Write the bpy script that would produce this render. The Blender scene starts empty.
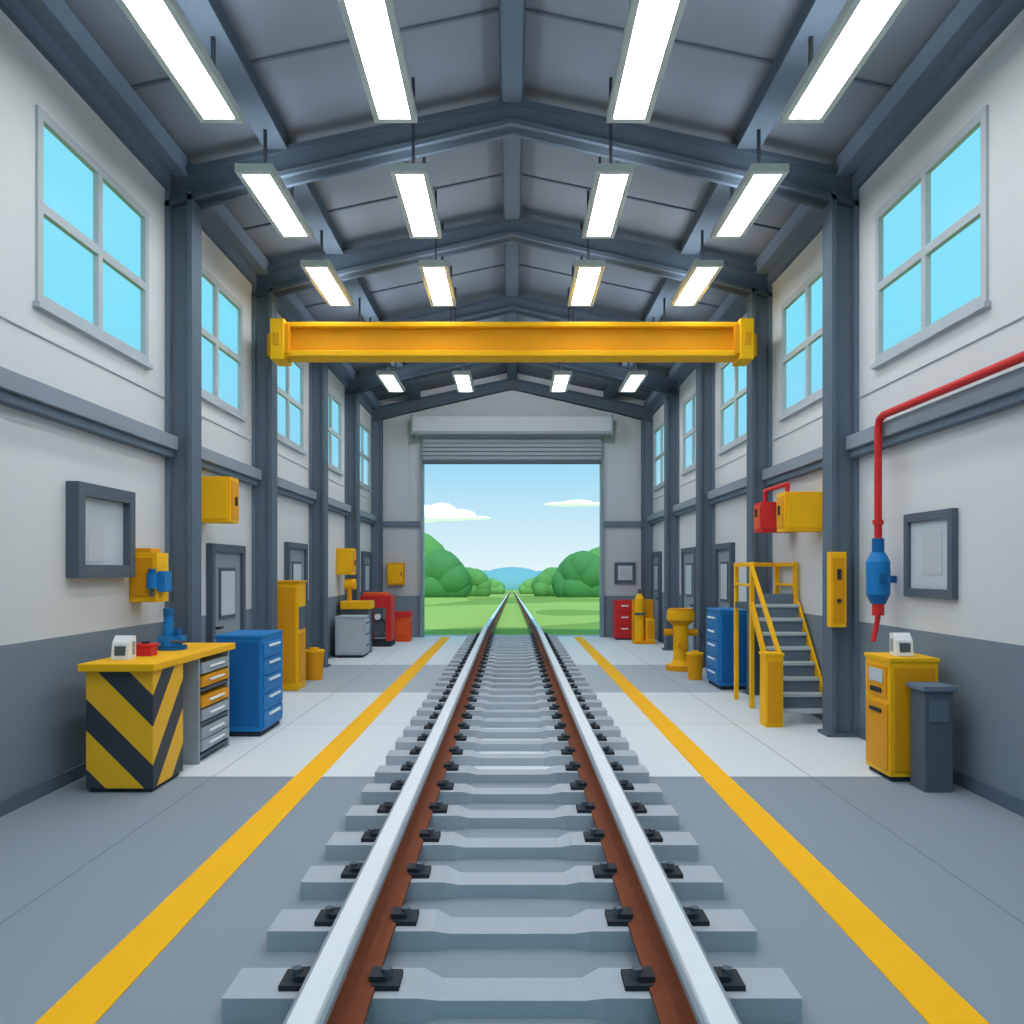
import bpy, bmesh, math, random
from mathutils import Vector, Matrix
random.seed(4)
sc = bpy.context.scene
try:
    sc.view_settings.view_transform = 'Standard'
    sc.view_settings.look = 'None'
except Exception: pass

# ------------------------------------------------------------ materials
def lin(c):
    out=[]
    for v in c:
        v=v/255.0
        out.append(v/12.92 if v<=0.04045 else ((v+0.055)/1.055)**2.4)
    return (*out,1.0)
def mat(name, rgb, rough=0.75, metal=0.0, var=0.04, scale=3.0, spec=0.2, em=0):
    m=bpy.data.materials.new(name); m.use_nodes=True
    nt=m.node_tree; N=nt.nodes; L=nt.links
    p=N['Principled BSDF']
    p.inputs['Roughness'].default_value=rough
    p.inputs['Metallic'].default_value=metal
    p.inputs['Specular IOR Level'].default_value=spec
    if em:
        p.inputs['Emission Color'].default_value=lin(rgb); p.inputs['Emission Strength'].default_value=em
    tc=N.new('ShaderNodeTexCoord'); no=N.new('ShaderNodeTexNoise')
    no.inputs['Scale'].default_value=scale; no.inputs['Detail'].default_value=2
    L.new(tc.outputs['Object'],no.inputs['Vector'])
    mx=N.new('ShaderNodeMix'); mx.data_type='RGBA'
    c=lin(rgb)
    mx.inputs[6].default_value=(*[v*(1-var) for v in c[:3]],1)
    mx.inputs[7].default_value=(*[min(1,v*(1+var)) for v in c[:3]],1)
    L.new(no.outputs['Fac'],mx.inputs[0]); L.new(mx.outputs[2],p.inputs['Base Color'])
    return m
def emis(name,rgb,s):
    m=bpy.data.materials.new(name); m.use_nodes=True
    p=m.node_tree.nodes['Principled BSDF']
    p.inputs['Base Color'].default_value=lin(rgb)
    p.inputs['Emission Color'].default_value=lin(rgb)
    p.inputs['Emission Strength'].default_value=s
    return m
M={}
M['wall']=mat('painted_wall',(211,215,219),0.9,scale=0.6,var=0.02)
M['wains']=mat('wainscot_paint',(122,136,149),0.85,var=0.02)
M['endwall']=mat('end_wall_paint',(190,195,201),0.9,var=0.02,scale=.6)
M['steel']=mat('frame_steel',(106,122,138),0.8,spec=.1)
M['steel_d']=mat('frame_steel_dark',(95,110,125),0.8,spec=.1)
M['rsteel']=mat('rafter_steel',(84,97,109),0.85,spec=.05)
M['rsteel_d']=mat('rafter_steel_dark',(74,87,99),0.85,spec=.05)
M['roof']=mat('roof_deck',(106,115,124),0.9,var=0.03,spec=.05)
M['seam']=mat('roof_seam',(84,94,104),0.85,spec=.05)
M['girt']=mat('wall_girt',(136,149,162),0.6)
M['winframe']=mat('window_frame_paint',(178,189,198),0.6)
M['door']=mat('door_paint',(138,150,161),0.6)
M['doorf']=mat('door_frame_paint',(84,97,111),0.6)
M['yellow']=mat('yellow_paint',(248,186,22),0.6,var=0.03)
M['yellow_d']=mat('yellow_paint_deep',(228,156,20),0.6,var=0.03)
M['line']=mat('floor_yellow',(255,188,24),0.8,var=0.03)
M['blue']=mat('blue_paint',(34,124,194),0.5)
M['blue_d']=mat('blue_paint_deep',(26,100,164),0.5)
M['red']=mat('red_paint',(208,48,50),0.55)
M['orange']=mat('orange_paint',(228,90,42),0.55)
M['black']=mat('black_rubber',(46,52,60),0.7)
M['dark']=mat('dark_grey_metal',(86,98,111),0.6)
M['grey']=mat('mid_grey_metal',(158,169,178),0.6)
M['white']=mat('white_plastic',(236,239,242),0.5)
M['screen']=mat('display_panel',(190,202,212),0.5,spec=0.2)
M['conc']=mat('sleeper_concrete',(172,181,191),0.9,var=0.04,scale=6)
M['silver']=mat('polished_rail_head',(222,228,236),0.6,metal=0.0,spec=.3)
M['railgrey']=mat('rail_head_side',(150,160,170),0.7,spec=.2)
M['rust']=mat('rusty_rail_web',(166,90,54),0.8,var=0.12,scale=12)
M['rust_d']=mat('rusty_rail_foot',(124,66,42),0.8,var=0.1,scale=12)
M['slat']=mat('shutter_slats',(146,156,166),0.5)
M['slat_l']=mat('shutter_housing',(186,194,201),0.5)
M['lamp']=emis('lamp_panel',(250,251,250),17.5)
M['roof_fill']=emis('added_roof_fill',(240,246,255),10.5)  # added glow on the tray tops, brightens the roof, unseen from below
M['tray']=mat('lamp_tray',(214,220,226),0.5)
M['leaf1']=mat('foliage_green',(106,160,90),0.9,var=.12,scale=.6)
M['leaf2']=mat('foliage_dark_green',(84,142,84),0.9,var=.12,scale=.6)
M['leaf3']=mat('foliage_light_green',(124,172,96),0.9,var=.1,scale=.6)
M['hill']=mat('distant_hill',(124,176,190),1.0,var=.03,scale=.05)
M['cloud']=mat('cloud_white',(245,250,253),1.0,var=0.0,em=.55)  # glow put into the colour to lift the shaded undersides

def grass():
    m=mat('grass',(150,200,96),0.95,spec=.05); nt=m.node_tree;N=nt.nodes;L=nt.links
    tc=N.new('ShaderNodeTexCoord'); mp=N.new('ShaderNodeMapping')
    mp.inputs['Scale'].default_value=(0.12,0.03,0.1)
    no=N.new('ShaderNodeTexNoise'); no.inputs['Scale'].default_value=1.0
    cr=N.new('ShaderNodeValToRGB'); e=cr.color_ramp.elements
    cr.color_ramp.interpolation='CONSTANT'
    e[0].position=0;e[0].color=lin((132,160,80)); e[1].position=.5;e[1].color=lin((166,186,100))
    L.new(tc.outputs['Object'],mp.inputs[0]);L.new(mp.outputs[0],no.inputs['Vector'])
    L.new(no.outputs['Fac'],cr.inputs[0]);L.new(cr.outputs[0],N['Principled BSDF'].inputs['Base Color'])
    return m
M['grass']=grass()
def floor_mat():
    m=bpy.data.materials.new('concrete_floor'); m.use_nodes=True
    nt=m.node_tree;N=nt.nodes;L=nt.links; p=N['Principled BSDF']
    p.inputs['Roughness'].default_value=.8; p.inputs['Specular IOR Level'].default_value=.2
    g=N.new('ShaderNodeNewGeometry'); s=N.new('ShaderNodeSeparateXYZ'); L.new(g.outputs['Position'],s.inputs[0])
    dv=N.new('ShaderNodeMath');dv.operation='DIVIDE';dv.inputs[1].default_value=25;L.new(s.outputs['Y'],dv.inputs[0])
    cr=N.new('ShaderNodeValToRGB');cr.color_ramp.interpolation='CONSTANT'  # tone bands paint patches of window and door light into the floor
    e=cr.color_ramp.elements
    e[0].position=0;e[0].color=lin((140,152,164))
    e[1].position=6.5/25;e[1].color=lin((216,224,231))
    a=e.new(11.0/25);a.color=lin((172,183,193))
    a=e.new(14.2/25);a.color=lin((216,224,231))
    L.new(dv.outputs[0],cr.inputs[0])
    ab=N.new('ShaderNodeMath');ab.operation='ABSOLUTE';L.new(s.outputs['X'],ab.inputs[0])
    last=None
    for src,v in ((ab,2.3),(s,8.8),(s,6.5)):
        su=N.new('ShaderNodeMath');su.operation='SUBTRACT';su.inputs[1].default_value=v
        L.new(src.outputs[0] if src is ab else s.outputs['Y'],su.inputs[0])
        a2=N.new('ShaderNodeMath');a2.operation='ABSOLUTE';L.new(su.outputs[0],a2.inputs[0])
        lt=N.new('ShaderNodeMath');lt.operation='LESS_THAN';lt.inputs[1].default_value=.006;L.new(a2.outputs[0],lt.inputs[0])
        if last is None: last=lt
        else:
            mx=N.new('ShaderNodeMath');mx.operation='MAXIMUM';L.new(last.outputs[0],mx.inputs[0]);L.new(lt.outputs[0],mx.inputs[1]);last=mx
    sc_=N.new('ShaderNodeMath');sc_.operation='MULTIPLY';sc_.inputs[1].default_value=.5;L.new(last.outputs[0],sc_.inputs[0])
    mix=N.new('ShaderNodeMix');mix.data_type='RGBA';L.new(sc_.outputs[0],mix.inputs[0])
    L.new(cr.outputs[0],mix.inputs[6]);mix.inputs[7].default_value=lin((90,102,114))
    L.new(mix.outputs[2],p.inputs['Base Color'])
    return m
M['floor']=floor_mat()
def hazard():
    m=bpy.data.materials.new('hazard_stripes');m.use_nodes=True
    nt=m.node_tree;N=nt.nodes;L=nt.links;p=N['Principled BSDF'];p.inputs['Roughness'].default_value=.6
    g=N.new('ShaderNodeNewGeometry');s=N.new('ShaderNodeSeparateXYZ');L.new(g.outputs['Position'],s.inputs[0])
    a=N.new('ShaderNodeMath');a.operation='SUBTRACT';L.new(s.outputs['X'],a.inputs[0]);L.new(s.outputs['Y'],a.inputs[1])
    b=N.new('ShaderNodeMath');b.operation='ADD';L.new(a.outputs[0],b.inputs[0]);L.new(s.outputs['Z'],b.inputs[1])
    c=N.new('ShaderNodeMath');c.operation='MULTIPLY_ADD';c.inputs[1].default_value=2.0;c.inputs[2].default_value=.3;L.new(b.outputs[0],c.inputs[0])
    f=N.new('ShaderNodeMath');f.operation='FRACT';L.new(c.outputs[0],f.inputs[0])
    gt=N.new('ShaderNodeMath');gt.operation='GREATER_THAN';gt.inputs[1].default_value=.45;L.new(f.outputs[0],gt.inputs[0])
    mix=N.new('ShaderNodeMix');mix.data_type='RGBA';L.new(gt.outputs[0],mix.inputs[0])
    mix.inputs[6].default_value=lin((50,58,68));mix.inputs[7].default_value=lin((250,188,26))
    L.new(mix.outputs[2],p.inputs['Base Color']);return m
M['hazard']=hazard()
def glass():
    m=bpy.data.materials.new('window_glass');m.use_nodes=True
    nt=m.node_tree;N=nt.nodes;L=nt.links
    for n in list(N):
        if n.type!='OUTPUT_MATERIAL':N.remove(n)
    o=[n for n in N if n.type=='OUTPUT_MATERIAL'][0]
    t=N.new('ShaderNodeBsdfTransparent');t.inputs[0].default_value=(.98,1,1,1)
    gl=N.new('ShaderNodeBsdfGlossy');gl.inputs['Roughness'].default_value=.3
    mx=N.new('ShaderNodeMixShader');mx.inputs[0].default_value=.012
    L.new(t.outputs[0],mx.inputs[1]);L.new(gl.outputs[0],mx.inputs[2]);L.new(mx.outputs[0],o.inputs[0]);return m
M['glass']=glass()

# ------------------------------------------------------------ mesh builder
class B:
    def __init__(s,name): s.name=name; s.v=[]; s.f=[]; s.m=[]; s.sm=[]; s.mats=[]
    def mi(s,k):
        if k not in s.mats: s.mats.append(k)
        return s.mats.index(k)
    def add(s,vs,fs,k,smooth=False):
        o=len(s.v); s.v+= [tuple(v) for v in vs]; i=s.mi(k)
        for f in fs: s.f.append([o+j for j in f]); s.m.append(i); s.sm.append(smooth)
    def box(s,x0,x1,y0,y1,z0,z1,k):
        x0,x1=sorted((x0,x1));y0,y1=sorted((y0,y1));z0,z1=sorted((z0,z1))
        vs=[(x0,y0,z0),(x1,y0,z0),(x1,y1,z0),(x0,y1,z0),(x0,y0,z1),(x1,y0,z1),(x1,y1,z1),(x0,y1,z1)]
        s.add(vs,[(3,2,1,0),(4,5,6,7),(0,1,5,4),(1,2,6,5),(2,3,7,6),(3,0,4,7)],k)
    def prism(s,pts,a0,a1,k,axis='y'):
        n=len(pts)
        def mk(p,a):
            return (p[0],a,p[1]) if axis=='y' else ((a,p[0],p[1]) if axis=='x' else (p[0],p[1],a))
        vs=[mk(p,a0) for p in pts]+[mk(p,a1) for p in pts]
        fs=[tuple(range(n)),tuple(range(2*n-1,n-1,-1))]
        for i in range(n): j=(i+1)%n; fs.append((i,i+n,j+n,j))
        s.add(vs,fs,k)
    def beam(s,p0,p1,w,h,k):
        p0=Vector(p0);p1=Vector(p1);d=(p1-p0).normalized()
        up=Vector((0,0,1)) if abs(d.z)<.95 else Vector((0,1,0))
        a=d.cross(up).normalized();b=a.cross(d).normalized()
        vs=[]
        for p in(p0,p1):
            for sa,sb in((-1,-1),(1,-1),(1,1),(-1,1)): vs.append(p+a*sa*w/2+b*sb*h/2)
        s.add(vs,[(3,2,1,0),(4,5,6,7),(0,1,5,4),(1,2,6,5),(2,3,7,6),(3,0,4,7)],k)
    def cyl(s,p0,p1,r,k,r1=None,seg=20):
        p0=Vector(p0);p1=Vector(p1);r1=r if r1 is None else r1
        d=(p1-p0).normalized();up=Vector((0,0,1)) if abs(d.z)<.9 else Vector((1,0,0))
        a=d.cross(up).normalized();b=a.cross(d).normalized()
        vs=[p0+(a*math.cos(t)+b*math.sin(t))*r for t in [2*math.pi*i/seg for i in range(seg)]]
        vs+=[p1+(a*math.cos(t)+b*math.sin(t))*r1 for t in [2*math.pi*i/seg for i in range(seg)]]
        s.add(vs,[(i,(i+1)%seg,(i+1)%seg+seg,i+seg) for i in range(seg)],k,True)
        s.add(vs,[tuple(range(seg-1,-1,-1)),tuple(range(seg,2*seg))],k)
    def ball(s,c,r,k,sub=2):
        bm=bmesh.new(); bmesh.ops.create_icosphere(bm,subdivisions=sub,radius=1)
        if not hasattr(r,'__len__'): r=(r,r,r)
        bm.verts.ensure_lookup_table()
        vs=[(c[0]+v.co.x*r[0],c[1]+v.co.y*r[1],c[2]+v.co.z*r[2]) for v in bm.verts]
        fs=[[v.index for v in f.verts] for f in bm.faces]; bm.free()
        s.add(vs,fs,k,True)
    def tube(s,pts,r,k):
        for a,b in zip(pts,pts[1:]): s.cyl(a,b,r,k,seg=14)
        for p in pts[1:-1]: s.ball(p,r*1.02,k,2)
    def done(s,bevel=0,parent=None):
        xs=[v[0] for v in s.v];ys=[v[1] for v in s.v];zs=[v[2] for v in s.v]
        o=Vector(((min(xs)+max(xs))/2,(min(ys)+max(ys))/2,min(zs)))
        me=bpy.data.meshes.new(s.name)
        me.from_pydata([Vector(v)-o for v in s.v],[],s.f)
        for k in s.mats: me.materials.append(M[k])
        for p,i,sm in zip(me.polygons,s.m,s.sm): p.material_index=i; p.use_smooth=sm
        bm=bmesh.new();bm.from_mesh(me);bmesh.ops.recalc_face_normals(bm,faces=bm.faces);bm.to_mesh(me);bm.free()
        ob=bpy.data.objects.new(s.name,me);ob.location=o
        sc.collection.objects.link(ob)
        if bevel:
            b=ob.modifiers.new('bevel','BEVEL');b.width=bevel;b.segments=2;b.limit_method='ANGLE';b.angle_limit=math.radians(50)
        if parent: ob.parent=parent
        return ob
def empty(name,loc=(0,0,0)):
    e=bpy.data.objects.new(name,None);e.location=(0,0,0);e.empty_display_size=.2
    sc.collection.objects.link(e);return e

# ------------------------------------------------------------ shell
WX=3.31; CI=3.05; YB=-3.0; YE=20.1; WT=.04
F=[-1.4,1.6,4.6,8.1,10.8,13.85,16.8]
WZ0,WZ1=3.45,4.82
wins=[(f-1.3-.9,f-1.3+.9) for f in F[1:]+[YE]]
def rz(x): return 6.10-.213*abs(x)
def dz(x): return rz(x)+.17
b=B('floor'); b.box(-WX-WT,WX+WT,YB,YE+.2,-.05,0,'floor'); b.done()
for s,nm in((-1,'left'),(1,'right')):
    b=B('wall_'+nm); xa,xb=s*WX,s*(WX+WT); top=dz(WX+WT)
    b.box(xa,xb,YB,YE+.2,0,1.1,'wains'); b.box(xa,xb,YB,YE+.2,1.1,WZ0,'wall'); b.box(xa,xb,YB,YE+.2,WZ1,top,'wall')
    y=YB
    for a,c in wins: b.box(xa,xb,y,a,WZ0,WZ1,'wall'); y=c
    b.box(xa,xb,y,YE+.2,WZ0,WZ1,'wall'); b.done()
    b=B('trim_girt_'+nm)
    ys=[YB]+F+[YE]
    for i in range(len(ys)-1):
        y0=ys[i]+(.25 if i else 0)
        b.box(s*WX,s*(WX-.13),y0,ys[i+1],2.73,2.86,'girt')
        b.box(s*WX,s*(WX-.09),y0,ys[i+1],2.66,2.73,'steel')
        b.box(s*WX,s*(WX-.012),y0,ys[i+1],3.22,3.235,'winframe')
    b.done(.006)
    b=B('trim_eaves_beam_'+nm)
    b.box(s*WX,s*(WX-.2),YB,YE,5.36,5.56-.02,'steel'); b.box(s*WX,s*(WX-.05),YB,YE,5.22,5.36,'steel_d'); b.done()
    b=B('baseboard_'+nm)
    for i in range(len(ys)-1):
        y0=ys[i]+(.25 if i else 0); b.box(s*WX,s*(WX-.02),y0,ys[i+1],0,.1,'steel_d')
    b.done()
n=0
for s in(-1,1):
    for a,c in wins:
        n+=1;b=B('window_%d'%n);x0=s*(WX-.02);x1=s*(WX+.025);m=(a+c)/2;w=.07;zm=(WZ0+WZ1)/2
        b.box(x0,x1,a,a+w,WZ0,WZ1,'winframe');b.box(x0,x1,c-w,c,WZ0,WZ1,'winframe')
        b.box(x0,x1,a+w,c-w,WZ0,WZ0+w,'winframe');b.box(x0,x1,a+w,c-w,WZ1-w,WZ1,'winframe')
        b.box(x0,x1,m-w/2,m+w/2,WZ0+w,WZ1-w,'winframe')
        b.box(x0,x1,a+w,m-w/2,zm-w/2,zm+w/2,'winframe');b.box(x0,x1,m+w/2,c-w,zm-w/2,zm+w/2,'winframe')
        b.box(s*(WX-.05),s*WX,a-.03,c+.03,WZ0-.04,WZ0,'winframe')
        xg=s*(WX+.01);b.add([(xg,a+w,WZ0+w),(xg,c-w,WZ0+w),(xg,c-w,WZ1-w),(xg,a+w,WZ1-w)],[(0,1,2,3)],'glass')
        b.done()
OX=2.09;OZ=4.12
b=B('wall_end')
for s in(-1,1):
    b.box(s*OX,s*WX,YE,YE+.2,0,.98,'wains'); b.box(s*OX,s*WX,YE,YE+.2,.98,OZ,'endwall')
b.prism([(-WX,OZ),(WX,OZ),(WX,dz(WX)),(0,dz(0)),(-WX,dz(WX))],YE,YE+.2,'endwall')
b.done()
b=B('trim_end_wall')
for s in(-1,1):
    b.box(s*(OX+.07),s*WX,YE-.08,YE,2.62,2.74,'steel')
    b.box(s*(OX-.0),s*(OX+.07),YE-.1,YE,0,4.68,'girt')
    b.box(s*(OX+.3),s*(OX+.33),YE-.01,YE,2.74,4.7,'slat_l')
b.done()
b=B('door_roller_shutter')
b.box(-2.3,2.3,YE-.45,YE,4.74,5.14,'slat_l')
b.box(-2.28,2.28,YE-.47,YE-.45,4.74,4.8,'slat')
b.box(-2.34,-2.3,YE-.48,YE,4.70,5.18,'girt');b.box(2.3,2.34,YE-.48,YE,4.70,5.18,'girt')
for i in range(6): 
    z=OZ+.05+i*.1;b.box(-OX,OX,YE-.2,YE-.02,z,z+.085,'slat'); b.box(-OX,OX,YE-.17,YE-.03,z-.015,z,'steel_d')
b.box(-OX,OX,YE-.24,YE,OZ-.03,OZ+.05,'dark'); b.done(.006)
b=B('ceiling')
for s in(-1,1):
    b.prism([(0,dz(0)),(s*(WX+.25),dz(WX+.25)),(s*(WX+.25),dz(WX+.25)+.12),(0,dz(0)+.12)],YB,YE+.4,'roof')
b.done()
b=B('trim_roof_seams')
for s in(-1,1):
    for x in(1.15,):
        b.box(s*x-.012,s*x+.012,YB,YE,dz(x)-.03,dz(x)+.01,'seam')
    ys=[YB]+F+[YE]
    for a,c in zip(ys,ys[1:]):
        for t in(.37,.7):
            y=a+(c-a)*t;b.prism([(0,dz(0)-.02),(s*WX,dz(WX)-.02),(s*WX,dz(WX)),(0,dz(0))],y-.015,y+.015,'seam')
b.done()
b=B('trim_purlins')
for x in(-2.25,2.25):
    b.box(x-.09,x+.09,YB,YE,rz(2.25)+.0,dz(2.25)+.0,'rsteel_d'); b.box(x-.11,x+.11,YB,YE,rz(2.25)-.02,rz(2.25)+.01,'rsteel')
b.box(-.11,.11,YB,YE,rz(0)-.02,dz(0),'rsteel_d');b.box(-.09,.09,YB,YE,rz(0)-.05,rz(0)-.02,'rsteel')
b.done()
for f in F+[YE-.16]:
    d=.25 if f<YE-1 else .15
    b=B('portal_frame')
    for s in(-1,1):
        t=.045
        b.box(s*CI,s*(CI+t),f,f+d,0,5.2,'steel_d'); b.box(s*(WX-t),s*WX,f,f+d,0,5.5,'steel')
        b.box(s*(CI+t),s*(WX-t),f+d*.3,f+d*.55,0,5.35,'steel')
        b.box(s*(CI-.05),s*(WX),f-.03,f+d+.0,0,.03,'steel_d')
        K=10; up=[];lo=[]
        for i in range(K+1):
            x=WX-(WX)*i/K; up.append((s*x,rz(x)))
            u=x/WX; th=.25+.09*u**4+ .02*math.sin(math.pi*u)
            lo.append((s*x,rz(x)-th))
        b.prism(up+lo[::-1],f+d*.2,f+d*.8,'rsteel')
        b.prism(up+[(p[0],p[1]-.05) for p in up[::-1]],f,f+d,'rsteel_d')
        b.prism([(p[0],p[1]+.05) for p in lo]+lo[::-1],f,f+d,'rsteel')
    b.done()

# ------------------------------------------------------------ ceiling lights
for y0 in(.5,2.8,5.1,7.4,9.7,12.2,15.1):
    for x in(-2.25,-.9,.9,2.25):
        b=B('ceiling_light'); w=.165; L=1.5; z=5.06
        b.box(x-w,x+w,y0,y0+L,z+.02,z+.07,'tray')
        for a in(-1,1): b.box(x+a*w,x+a*(w-.045),y0,y0+L,z,z+.02,'tray')
        b.box(x-w+.045,x+w-.045,y0,y0+.06,z,z+.02,'tray'); b.box(x-w+.045,x+w-.045,y0+L-.06,y0+L,z,z+.02,'tray')
        xa,xb,ya,yb=x-w+.045,x+w-.045,y0+.06,y0+L-.06
        b.add([(xa,ya,z+.006),(xb,ya,z+.006),(xb,yb,z+.006),(xa,yb,z+.006)],[(0,1,2,3)],'lamp')
        b.add([(xa,ya,z+.078),(xb,ya,z+.078),(xb,yb,z+.078),(xa,yb,z+.078)],[(0,1,2,3)],'roof_fill')
        for yy in(y0+.35,y0+L-.2): b.box(x-.014,x+.014,yy-.014,yy+.014,z+.07,(rz(x) if abs(x)>2 else dz(x))-.005,'black')
        b.done()
for x in(-1.7,0,1.7):  # fill lamps added out of sight behind the rafter to brighten the end wall
    zc=rz(x)-.14
    b=B('added_end_fill');b.box(x-.22,x+.22,17.052,17.13,zc-.06,zc+.06,'dark');b.box(x-.2,x+.2,17.13,17.14,zc-.05,zc+.05,'white')
    ob=b.done(.005)
    l=bpy.data.lights.new('added_end_fill_lamp','AREA');l.shape='RECTANGLE';l.size=.38;l.size_y=.09;l.energy=26;l.color=(.96,.98,1)
    lo=bpy.data.objects.new('added_end_fill_lamp',l);sc.collection.objects.link(lo);lo.parent=ob
    lo.location=Vector((x,17.16,zc))-ob.location
    d=Vector((x*1.0,20.1,2.2))-Vector((x,17.16,zc));lo.rotation_euler=d.to_track_quat('-Z','Y').to_euler()

# ------------------------------------------------------------ crane
b=B('overhead_crane'); y0,y1=10.44,10.78
b.box(-2.86,2.86,y0,y1,4.58,4.64,'yellow'); b.box(-2.86,2.86,y0+.0,y1,4.22,4.29,'yellow')
b.box(-2.86,2.86,y0+.09,y1-.09,4.29,4.58,'yellow_d')
for s in(-1,1):
    b.box(s*2.79,s*2.96,y0-.05,y1,4.17,4.67,'yellow'); b.box(s*2.73,s*2.81,y0-.03,y1,4.24,4.61,'yellow_d')
    b.box(s*2.84,s*2.92,y0-.06,y0-.04,4.34,4.5,'yellow_d')
    b.box(s*2.95,s*3.07,y1-.14,y1+.018,4.27,4.55,'yellow_d')
b.done(.012)

# ------------------------------------------------------------ track
tr=empty('railway_track')
RX=.62
def rail(name,s,y0,y1,za,zb):
    b=B(name)
    def sec(pts,k):
        n=len(pts);vs=[(s*(RX+p[0]),y0,p[1]+za) for p in pts]+[(s*(RX+p[0]),y1,p[1]+zb) for p in pts]
        b.add(vs,[tuple(range(n)),tuple(range(2*n-1,n-1,-1))]+[(i,i+n,(i+1)%n+n,(i+1)%n) for i in range(n)],k)
    sec([(-.13,.085),(.13,.085),(.13,.1),(.03,.125),(-.03,.125),(-.13,.1)],'rust_d')
    sec([(-.03,.12),(.03,.12),(.02,.15),(.02,.19),(.045,.215),(-.045,.215),(-.02,.19),(-.02,.15)],'rust')
    sec([(-.055,.212),(.055,.212),(.06,.222),(.06,.246),(.05,.256),(-.05,.256),(-.06,.246),(-.06,.222)],'railgrey')
    sec([(-.045,.254),(.045,.254),(.04,.263),(-.04,.263)],'silver')
    return b.done(parent=tr)
SL=.0212
for s,n in((-1,'rail_a'),(1,'rail_b')):
    rail(n,s,YB,YE+.3,0,0)
    rail(n+'_outdoor',s,YE+.3,260,-.02,-(260-YE-.3)*SL-.02)
b=B('sleepers');cl=B('rail_fasteners')
y=3.54-.555*11
while y<YE-.2:
    w=.23
    xs=[-1.02,-.33,-.26,.26,.33,1.02];zt=[.085,.085,.062,.062,.085,.085];ins=[0,0,.03,.03,0,0]
    vs=[]
    for x,z,i in zip(xs,zt,ins): vs+=[(x,y+i,0.0),(x,y+i,z),(x,y+w-i,z),(x,y+w-i,0.0)]
    fs=[(0,1,2,3),(23,22,21,20)]
    for i in range(5):
        o=i*4
        for j in range(4): fs.append((o+j,o+4+j,o+4+(j+1)%4,o+(j+1)%4))
    b.add(vs,fs,'conc')
    for s in(-1,1):
        for t in(-1,1):
            cx=s*RX+t*.165
            cl.box(cx-.05,cx+.05,y+.05,y+.18,.085,.105,'black')
            cl.box(cx-.03-t*.03,cx+.03-t*.03,y+.075,y+.155,.1,.125,'black')
            cl.cyl((cx,y+.115,.1),(cx,y+.115,.14),.02,'dark',seg=8)
    y+=.555
b.done(parent=tr);cl.done(parent=tr)
for s in(-1,1):
    b=B('floor_marking_line');b.box(s*1.46,s*1.67,YB,YE+.1,0,.004,'line');b.done()

# ------------------------------------------------------------ furniture helpers
def cabinet(name,x0,x1,y0,y1,h,k,kd,drawers=4,handle='white',bev=.01,front='panel'):
    x0,x1=sorted((x0,x1));s=1 if (x0+x1)<0 else -1
    xf=x1 if s>0 else x0
    b=B(name)
    b.box(x0+.02,x1-.02,y0+.02,y1-.02,0,.05,'black')
    b.box(x0,x1,y0,y1,.05,h-.03,k); b.box(x0-.008,x1+.008,y0-.008,y1+.008,h-.03,h,k)
    dh=(h-.14)/drawers
    for i in range(drawers):
        z=.08+i*dh
        b.box(xf,xf+s*.015,y0+.03,y1-.03,z,z+dh-.02,k)
        b.box(xf+s*.015,xf+s*.035,y0+(y1-y0)*.25,y0+(y1-y0)*.75,z+dh*.6,z+dh*.6+.025,handle)
    if front=='panel': b.box(x0+.03,x1-.03,y0-.012,y0,.1,h-.06,kd)
    return b.done(bev)
b=B('hazard_striped_workbench')
bx0,bx1=-3.04,-2.56
b.box(bx0,bx1,6.06,6.62,.03,.87,'hazard');b.box(bx0+.02,bx1-.02,6.08,6.6,0,.03,'black')
b.box(bx0-.03,bx1+.03,6.0,7.78,.87,.925,'yellow')
b.box(bx0,bx0+.03,6.62,7.7,0,.87,'dark')
b.box(bx0,bx1,6.95,6.98,0,.87,'grey');b.box(bx0,bx1,7.67,7.7,0,.87,'grey')
for z in(.04,.3,.58): b.box(bx0+.03,bx1,6.98,7.67,z,z+.025,'dark')
for z,k in((.62,'yellow_d'),(.73,'grey'),(.34,'grey'),(.45,'yellow_d'),(.09,'grey'),(.19,'grey')):
    b.box(bx0+.05,bx1+.01,7.0,7.65,z,z+.09,k);b.box(bx1+.01,bx1+.03,7.15,7.5,z+.04,z+.06,'white')
b.done(.006)
def dispenser(x,y,z):
    b=B('label_printer')
    b.prism([(y,z),(y+.13,z),(y+.13,z+.17),(y+.07,z+.175),(y+.02,z+.12)],x-.065,x+.065,'white','x')
    b.box(x-.04,x+.04,y+.0,y+.03,z+.03,z+.1,'dark');b.box(x+.066,x+.07,y+.06,y+.11,z+.03,z+.13,'grey');b.box(x-.07,x-.066,y+.06,y+.11,z+.03,z+.13,'grey')
    b.done(.006)
dispenser(-2.9,6.28,.926)
b=B('red_parts_box');b.box(-2.92,-2.78,6.55,6.67,.926,1.0,'red');b.box(-2.93,-2.77,6.54,6.68,1.0,1.02,'red');b.cyl((-2.85,6.61,1.02),(-2.85,6.61,1.035),.03,'black');b.done(.005)
b=B('blue_bench_vise');x,y=-2.84,7.1
b.cyl((x,y,.926),(x,y,.96),.12,'blue_d');b.cyl((x,y,.96),(x,y,1.04),.085,'blue',.06)
b.box(x-.1,x+.1,y-.06,y+.06,.99,1.04,'blue');b.cyl((x-.03,y,1.03),(x-.03,y,1.2),.05,'blue',.036);b.cyl((x-.03,y,1.2),(x-.03,y,1.27),.04,'blue_d')
b.cyl((x+.05,y,1.04),(x+.05,y,1.1),.025,'blue_d');b.cyl((x+.03,y-.1,1.0),(x+.15,y-.1,1.0),.012,'dark');b.done(.004)
cabinet('blue_tool_cabinet',-2.82,-2.38,8.09,8.8,.97,'blue','blue_d',5)
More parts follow.
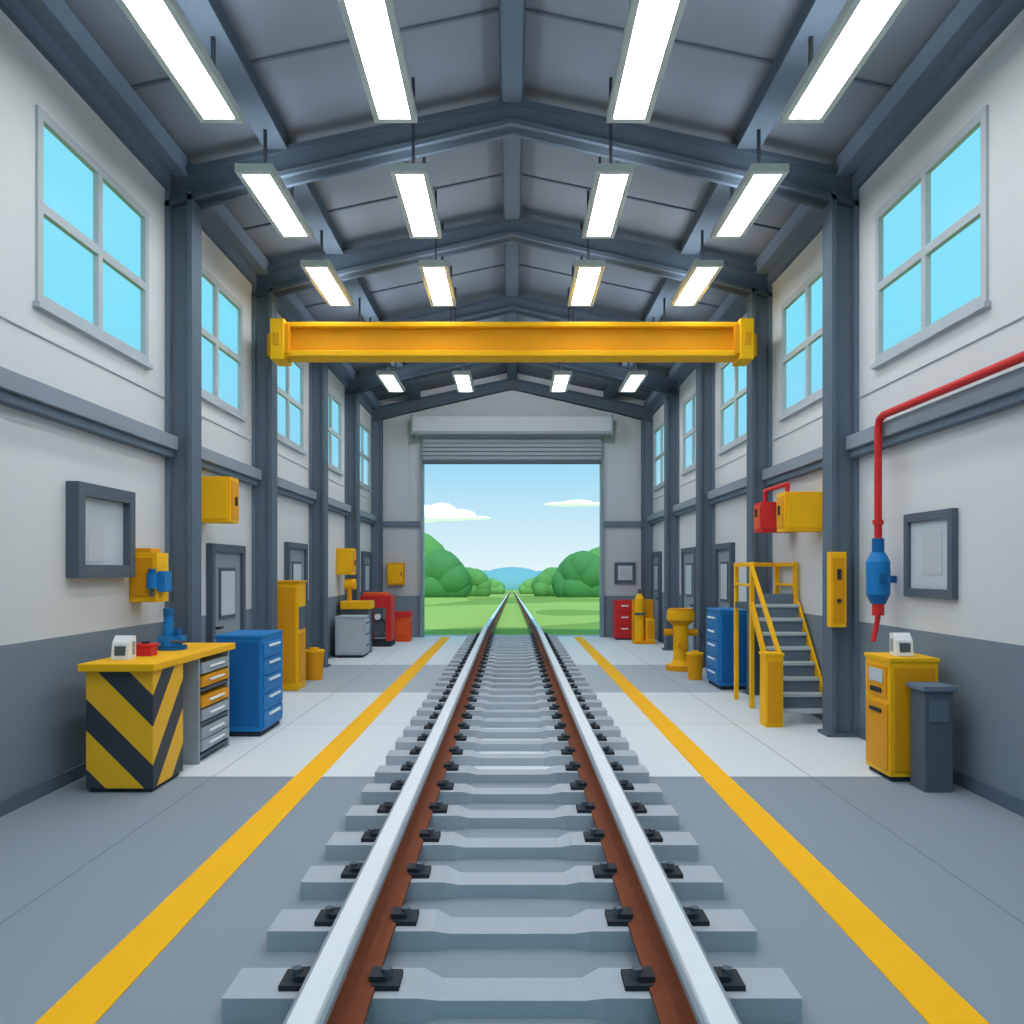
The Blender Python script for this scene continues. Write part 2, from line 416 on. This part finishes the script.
cabinet('blue_tool_cabinet',2.75,3.13,11.26,12.0,1.06,'blue','blue_d',5)
cabinet('grey_drawer_cabinet',-3.2,-2.68,15.36,15.95,.75,'winframe','slat_l',3,'dark')

def wallpanel(name,s,y0,y1,z0,z1,kind,dep=.1,fw=.12):
    b=B(name);xa,xb=s*(WX-.001),s*(WX-dep)
    b.box(xa,s*(WX-dep*.4),y0+fw,y1-fw,z0+fw,z1-fw,'screen')
    b.box(xa,xb,y0,y0+fw,z0,z1,'dark');b.box(xa,xb,y1-fw,y1,z0,z1,'dark')
    b.box(xa,xb,y0+fw,y1-fw,z0,z0+fw,'dark');b.box(xa,xb,y0+fw,y1-fw,z1-fw,z1,'dark')
    xc=s*(WX-dep*.4-.004);xd=s*(WX-dep*.4)
    w=y1-y0-2*fw;h=z1-z0-2*fw
    if kind=='monitor':
        b.box(xc,xd,y0+fw+w*.2,y0+fw+w*.55,z0+fw+.02,z0+fw+h*.6,'slat_l')
    else:
        b.box(xc,xd,y0+fw+w*.2,y0+fw+w*.7,z0+fw+h*.2,z0+fw+h*.85,'slat_l')
    return b.done(.008)
wallpanel('wall_display_monitor',-1,6.3,7.25,1.53,2.25,'monitor',.1,.1)
wallpanel('framed_notice_board',1,6.3,7.08,1.37,2.05,'notice',.05,.07)
b=B('framed_picture');b.box(2.42,2.92,YE-.05,YE,1.27,1.77,'dark');b.box(2.5,2.84,YE-.055,YE-.05,1.35,1.69,'screen');b.box(2.56,2.78,YE-.06,YE-.055,1.42,1.6,'slat_l');b.done(.006)

def wallbox(name,s,y0,y1,z0,z1,dep,k='yellow',kd='yellow_d'):
    b=B(name);b.box(s*WX,s*(WX-dep),y0,y1,z0,z1,k)
    b.box(s*(WX-dep),s*(WX-dep-.012),y0+.03,y1-.03,z0+.04,z1-.04,kd)
    b.box(s*(WX-.03),s*(WX-dep+.03),y0-.012,y0,z0+.03,z1-.03,k)
    b.box(s*(WX-dep-.012),s*(WX-dep-.03),(y0+y1)/2-.02,(y0+y1)/2+.02,z0+.18,z0+.28,'black')
    return b.done(.01)
wallbox('yellow_electrical_box',-1,8.9,9.18,2.09,2.57,.36)
wallbox('yellow_electrical_box',1,9.0,9.28,2.0,2.42,.42)
wallbox('red_fire_alarm_box',1,9.85,10.15,2.03,2.38,.42,'red','orange')
wallbox('yellow_meter_box',-1,16.0,16.4,1.5,2.0,.3)
b=B('red_conduit_pipe');b.tube([(2.98,10.0,2.381),(2.98,10.0,2.52),(2.98,9.2,2.52),(2.98,9.2,2.421)],.025,'red');b.done()
b=B('yellow_junction_box');b.box(-3.31,-3.07,7.35,7.6,1.31,1.74,'yellow');b.box(-3.29,-3.1,7.335,7.35,1.36,1.7,'yellow_d')
b.box(-3.31,-3.13,7.37,7.58,1.74,1.78,'yellow_d')
b.cyl((-3.1,7.32,1.43),(-3.1,7.32,1.56),.045,'blue');b.cyl((-3.1,7.32,1.56),(-3.1,7.32,1.6),.03,'blue_d');b.box(-3.07,-3.0,7.35,7.5,1.4,1.58,'blue');b.cyl((-3.1,7.32,1.43),(-3.1,7.32,1.36),.018,'dark');b.done(.006)
b=B('yellow_wall_cabinet');b.box(-2.93,-2.53,YE-.2,YE,1.24,1.76,'yellow_d');b.box(-2.9,-2.56,YE-.215,YE-.2,1.28,1.72,'yellow');b.box(-2.6,-2.58,YE-.23,YE-.215,1.45,1.55,'black');b.done(.008)
b=B('yellow_switch_box');b.box(3.0,3.15,8.0,8.1,1.05,1.76,'yellow');b.box(3.02,3.13,7.99,8.0,1.1,1.71,'yellow_d');b.box(3.055,3.095,7.975,7.99,1.5,1.6,'black');b.cyl((3.075,7.99,1.3),(3.075,7.97,1.3),.02,'black');b.done(.006)
b=B('tall_yellow_control_cabinet');b.box(-3.13,-2.82,11.2,11.62,0,1.42,'yellow')
b.box(-3.1,-2.85,11.188,11.2,.1,1.36,'yellow_d');b.box(-2.82,-2.808,11.24,11.58,.1,.75,'yellow_d');b.box(-2.82,-2.808,11.24,11.58,.8,1.1,'dark');b.box(-3.15,-2.8,11.18,11.64,1.42,1.45,'yellow_d');b.done(.01)
def bin_(name,x,y,r,h,k,kd):
    b=B(name);b.cyl((x,y,0),(x,y,h),r*.82,k,r);b.cyl((x,y,h),(x,y,h+.03),r*1.06,kd);b.cyl((x,y,h+.03),(x,y,h+.06),r*.5,kd);b.done()
bin_('yellow_waste_bin',-2.88,12.35,.15,.4,'yellow_d','yellow')
bin_('yellow_waste_bin',2.66,12.35,.12,.36,'yellow_d','yellow')
b=B('yellow_grinding_machine');b.box(-3.2,-2.72,16.05,16.5,0,.85,'dark');b.box(-3.24,-2.68,16.0,16.55,.85,1.0,'yellow');b.cyl((-3.1,16.2,1.0),(-3.1,16.2,1.3),.05,'yellow_d');b.cyl((-3.18,16.2,1.32),(-2.98,16.2,1.32),.1,'yellow');b.done(.01)
b=B('red_compressor');b.box(-3.2,-2.5,17.6,18.2,.0,.12,'black');b.box(-3.2,-2.95,17.6,18.2,.12,1.05,'red');b.box(-2.95,-2.5,17.6,18.2,.8,1.05,'red');b.box(-2.62,-2.5,17.6,18.2,.12,.8,'red');b.cyl((-2.78,17.7,.4),(-2.78,18.1,.4),.15,'dark');b.cyl((-2.78,17.55,.62),(-2.78,17.7,.62),.06,'white');b.cyl((-2.9,17.62,.9),(-2.9,17.5,.9),.07,'blue');b.box(-3.1,-2.6,17.65,18.1,1.05,1.12,'orange');b.done(.01)
b=B('orange_storage_crate');b.box(-2.64,-2.26,18.8,19.2,0,.62,'orange');b.box(-2.66,-2.24,18.78,19.22,.55,.66,'red');b.box(-2.58,-2.32,18.785,18.8,.12,.45,'orange');b.box(-2.26,-2.245,18.88,19.12,.12,.45,'red');b.done(.01)
b=B('red_tool_cabinet');b.box(2.34,2.78,19.3,19.75,.04,.9,'red');b.box(2.36,2.76,19.32,19.73,0,.04,'black')
for i in range(3): b.box(2.37,2.75,19.285,19.3,.1+i*.26,.32+i*.26,'red');b.box(2.48,2.64,19.27,19.285,.24+i*.26,.27+i*.26,'white')
b.done(.008)
b=B('yellow_gas_cylinder_rack')
b.box(2.62,3.08,18.2,18.6,0,.06,'yellow_d')
x=2.76;b.cyl((x,18.4,.06),(x,18.4,.98),.1,'yellow');b.cyl((x,18.4,.98),(x,18.4,1.08),.1,'yellow',.04);b.cyl((x,18.4,1.08),(x,18.4,1.18),.04,'dark')
b.box(2.88,3.06,18.22,18.55,.06,.55,'yellow');b.box(2.9,3.04,18.21,18.22,.12,.5,'yellow_d')
b.box(2.64,2.88,18.27,18.3,.62,.67,'dark');b.box(2.62,3.08,18.53,18.57,.0,.95,'yellow_d');b.done(.005)
b=B('yellow_valve_pedestal');x,y=2.68,13.5
b.cyl((x,y,0),(x,y,.08),.24,'yellow_d');b.cyl((x,y,.08),(x,y,.16),.19,'yellow',.13);b.cyl((x,y,.16),(x,y,.72),.12,'yellow')
b.cyl((x,y,.72),(x,y,.8),.14,'yellow_d',.22);b.cyl((x,y,.8),(x,y,.95),.22,'yellow');b.cyl((x,y,.95),(x,y,.98),.19,'yellow_d');b.cyl((x-.26,y,.6),(x+.26,y,.6),.055,'yellow_d');b.cyl((x,y-.12,.4),(x,y-.18,.4),.07,'yellow_d')
b.done()
def door(i,s,y0,y1,h):
    b=B('door_%d'%i);fw=.09;xa=s*WX
    b.box(xa,s*(WX-.07),y0,y0+fw,0,h,'doorf');b.box(xa,s*(WX-.07),y1-fw,y1,0,h,'doorf');b.box(xa,s*(WX-.07),y0+fw,y1-fw,h-fw,h,'doorf')
    b.box(xa,s*(WX-.03),y0+fw,y1-fw,.01,h-fw,'door')
    w=y1-y0-2*fw;a=y0+fw+w*.22;c=y1-fw-w*.22
    b.box(s*(WX-.03),s*(WX-.045),a,c,h*.55,h*.86,'doorf');b.box(s*(WX-.045),s*(WX-.05),a+.04,c-.04,h*.55+.04,h*.86-.04,'screen')
    b.box(s*(WX-.03),s*(WX-.04),a,c,.2,h*.45,'grey')
    b.cyl((s*(WX-.03),y0+fw+.08,.95),(s*(WX-.08),y0+fw+.08,.95),.015,'black',seg=10);b.cyl((s*(WX-.08),y0+fw+.07,.95),(s*(WX-.08),y0+fw+.2,.95),.014,'black',seg=10)
    b.done(.004)
door(1,-1,9.2,10.35,1.88);door(2,-1,12.35,13.5,2.0);door(3,-1,18.6,19.7,2.0)
door(4,1,15.1,16.3,2.0);door(5,1,18.75,19.8,2.0);door(6,1,12.6,13.6,2.0)

# ------------------------------------------------------------ stairs right
b=B('yellow_access_stairs')
xl,xr=2.77,3.25;ys0,ys1=8.72,9.75;H=1.2;ns=8
for i in range(ns):
    z=H*(i+1)/ns; y=ys0+(ys1-ys0)*i/ns
    b.box(xl,xr,y,y+.17,z-.035,z,'slat_l')
    b.box(xl,xr,y+.15,y+.165,z-.035,z+H/ns-.035,'steel')
for x in(xl-.02,xr+.02): b.beam((x,ys0-.02,.05),(x,ys1,H+.0),.035,.1,'yellow')
b.box(xl-.03,xr+.04,ys1,10.5,H-.07,H,'dark')
for x in(xl-.01,xr+.01):
    for y in(ys1+.03,10.46): b.box(x-.025,x+.025,y-.025,y+.025,0,H+.46,'yellow')
    b.box(x-.025,x+.025,ys1,10.5,H+.43,H+.48,'yellow');b.box(x-.02,x+.02,ys1,10.5,H+.2,H+.23,'yellow')
b.box(xl-.03,xr+.03,10.44,10.49,H+.43,H+.48,'yellow')
b.beam((xl-.03,ys0-.02,.72),(xl-.03,ys1,H+.455),.04,.05,'yellow')
b.box(2.56,2.74,8.58,8.78,0,.72,'yellow');b.box(2.58,2.72,8.565,8.58,.05,.67,'yellow_d');b.box(2.55,2.75,8.57,8.79,.72,.75,'yellow')
b.done(.005)
b=B('yellow_control_cabinet');x0,x1,y0,y1,h=2.83,3.19,6.36,6.8,.93
b.box(x0+.02,x1-.02,y0+.02,y1-.02,0,.04,'black');b.box(x0,x1,y0,y1,.04,h-.03,'yellow');b.box(x0-.01,x1+.01,y0-.01,y1+.01,h-.03,h,'yellow')
b.box(x0-.012,x0,y0+.03,y1-.03,.08,.58,'yellow_d');b.box(x0-.012,x0,y0+.05,y1-.05,.62,.86,'yellow_d');b.box(x0-.018,x0-.012,y0+.1,y1-.1,.73,.83,'screen');b.box(x0-.025,x0-.012,y0+.12,y1-.12,.5,.53,'black');b.box(x0-.018,x0-.012,y0+.12,y1-.12,.65,.69,'black')
b.box(x0+.03,x1-.03,y0-.01,y0,.08,.86,'yellow_d');b.done(.01)
dispenser(3.0,6.48,.932)
b=B('cabinet_shadow_block');b.box(2.95,3.15,6.07,6.3,0,.72,'dark');b.box(2.93,3.17,6.05,6.32,.72,.76,'steel');b.box(2.98,3.12,6.06,6.07,.5,.66,'steel_d');b.done(.01)  # solid dark block standing in for the shadow beside the cabinet
b=B('red_fire_pipe');b.tube([(3.308,4.95,2.9),(3.14,4.95,2.9),(3.14,7.18,2.9),(3.14,7.26,2.875),(3.14,7.29,2.81),(3.14,7.29,1.861)],.032,'red')
b.cyl((3.14,7.29,1.98),(3.14,7.29,2.02),.045,'red');b.done()
b=B('blue_pneumatic_regulator');x,y=3.14,7.29
b.cyl((x,y,1.74),(x,y,1.86),.05,'blue_d');b.cyl((x,y,1.66),(x,y,1.74),.098,'blue',.06);b.cyl((x,y,1.38),(x,y,1.66),.098,'blue');b.cyl((x,y,1.3),(x,y,1.38),.06,'blue_d',.095);b.box(x-.03,x+.03,y-.11,y-.095,1.47,1.56,'blue_d');b.box(x+.05,3.309,y+.02,y+.06,1.48,1.54,'blue_d')
b.cyl((x,y,1.2),(x,y,1.3),.05,'red');b.tube([(x,y,1.2),(x-.02,y,1.08),(x-.05,y-.02,.98)],.022,'red');b.done()

# ------------------------------------------------------------ outside
b=B('ground_grass')
def gz(y): return -.07 if y<=YE+.4 else -.07-(y-YE-.4)*SL
yy=[-60,YE+.4,60,150,300,800]
for i in range(len(yy)-1):
    a,c=yy[i],yy[i+1];b.add([(-500,a,gz(a)),(500,a,gz(a)),(500,c,gz(c)),(-500,c,gz(c))],[(0,1,2,3)],'grass')
b.done()
b=B('apron_slab');b.box(-2.3,2.3,YE+.2,YE+.9,-.08,-.015,'conc');b.done()
def clump(name,cx,cy,wid,h,k,n=9):
    b=B(name);g=gz(cy)
    for i in range(n):
        t=(i+.5)/n*2-1;r=h*(.36+.1*random.random())*(1-.25*abs(t))
        b.ball((cx+t*wid/2,cy+random.uniform(-1,1)*h*.2,g+max(r*.7,h*(1-.4*t*t)-r)*random.uniform(.8,1)),(r,r,r),k,3)
        b.ball((cx+t*wid/2,cy+random.uniform(-1,0)*h*.2,g+h*.2),(h*.3,h*.3,h*.3),k,3)
    b.done()
for s in(-1,1):
    clump('tree_clump',s*14.0,118,7,9.6 if s<0 else 8.2,'leaf1');clump('tree_clump',s*9.3,112,4.5,6.3,'leaf2')
    clump('tree_clump',s*6.4,125,4.5,4.6,'leaf1');clump('tree_clump',s*24,120,14,9,'leaf2');clump('tree_clump',s*40,130,20,11,'leaf1')
    clump('bush',s*6,170,8,3.6,'leaf3')
b=B('distant_hills')
for x,h,w in((-60,16,60),(0,17,32),(34,15,40),(-28,15,34),(90,20,70),(-140,24,90),(190,26,110),(-260,30,120)):
    b.ball((x,640,gz(640)),(w,30,h),'hill',4)
b.done()
b=B('cloud')
for x,z,rx,rr in((-33,30,7,4.2),(-26,28.5,9,2.8),(-40,29,8,4.2),(-19,27,9,1.0),(-30,27,13,1.4)): b.ball((x,400,z-1),(rx,4,rr),'cloud',3)
b.done()
b=B('cloud')
for x,z,rx,rr in((25,32.5,10,1.1),(31,33.2,7,1.4),(36,32.5,8,1.0)): b.ball((x,400,z),(rx,4,rr),'cloud',3)
b.done()

# ------------------------------------------------------------ world, sun, camera
w=bpy.data.worlds.new('sky');sc.world=w;w.use_nodes=True;N=w.node_tree.nodes;L=w.node_tree.links
bg=N['Background'];bg.inputs[1].default_value=1.0
tc=N.new('ShaderNodeTexCoord');sp=N.new('ShaderNodeSeparateXYZ');cr=N.new('ShaderNodeValToRGB')
L.new(tc.outputs['Generated'],sp.inputs[0]);L.new(sp.outputs['Z'],cr.inputs[0]);L.new(cr.outputs[0],bg.inputs[0])
e=cr.color_ramp.elements;e[0].position=0;e[0].color=lin((226,245,250));e[1].position=.135;e[1].color=lin((150,216,246))
a=e.new(.26);a.color=lin((132,226,252));a=e.new(1.0);a.color=lin((150,225,250))
sun=bpy.data.lights.new('sun','SUN');sun.energy=2.2;sun.angle=.02;sun.color=(1,.97,.9)
so=bpy.data.objects.new('sun',sun);so.rotation_euler=(math.radians(38),0,0);sc.collection.objects.link(so)
cam=bpy.data.cameras.new('camera');cam.lens=29.88;cam.sensor_width=36;cam.shift_y=.0566;cam.clip_end=2000
co=bpy.data.objects.new('camera',cam);co.location=(0,0,1.59);co.rotation_euler=(math.radians(90),0,0);sc.collection.objects.link(co)
sc.camera=co
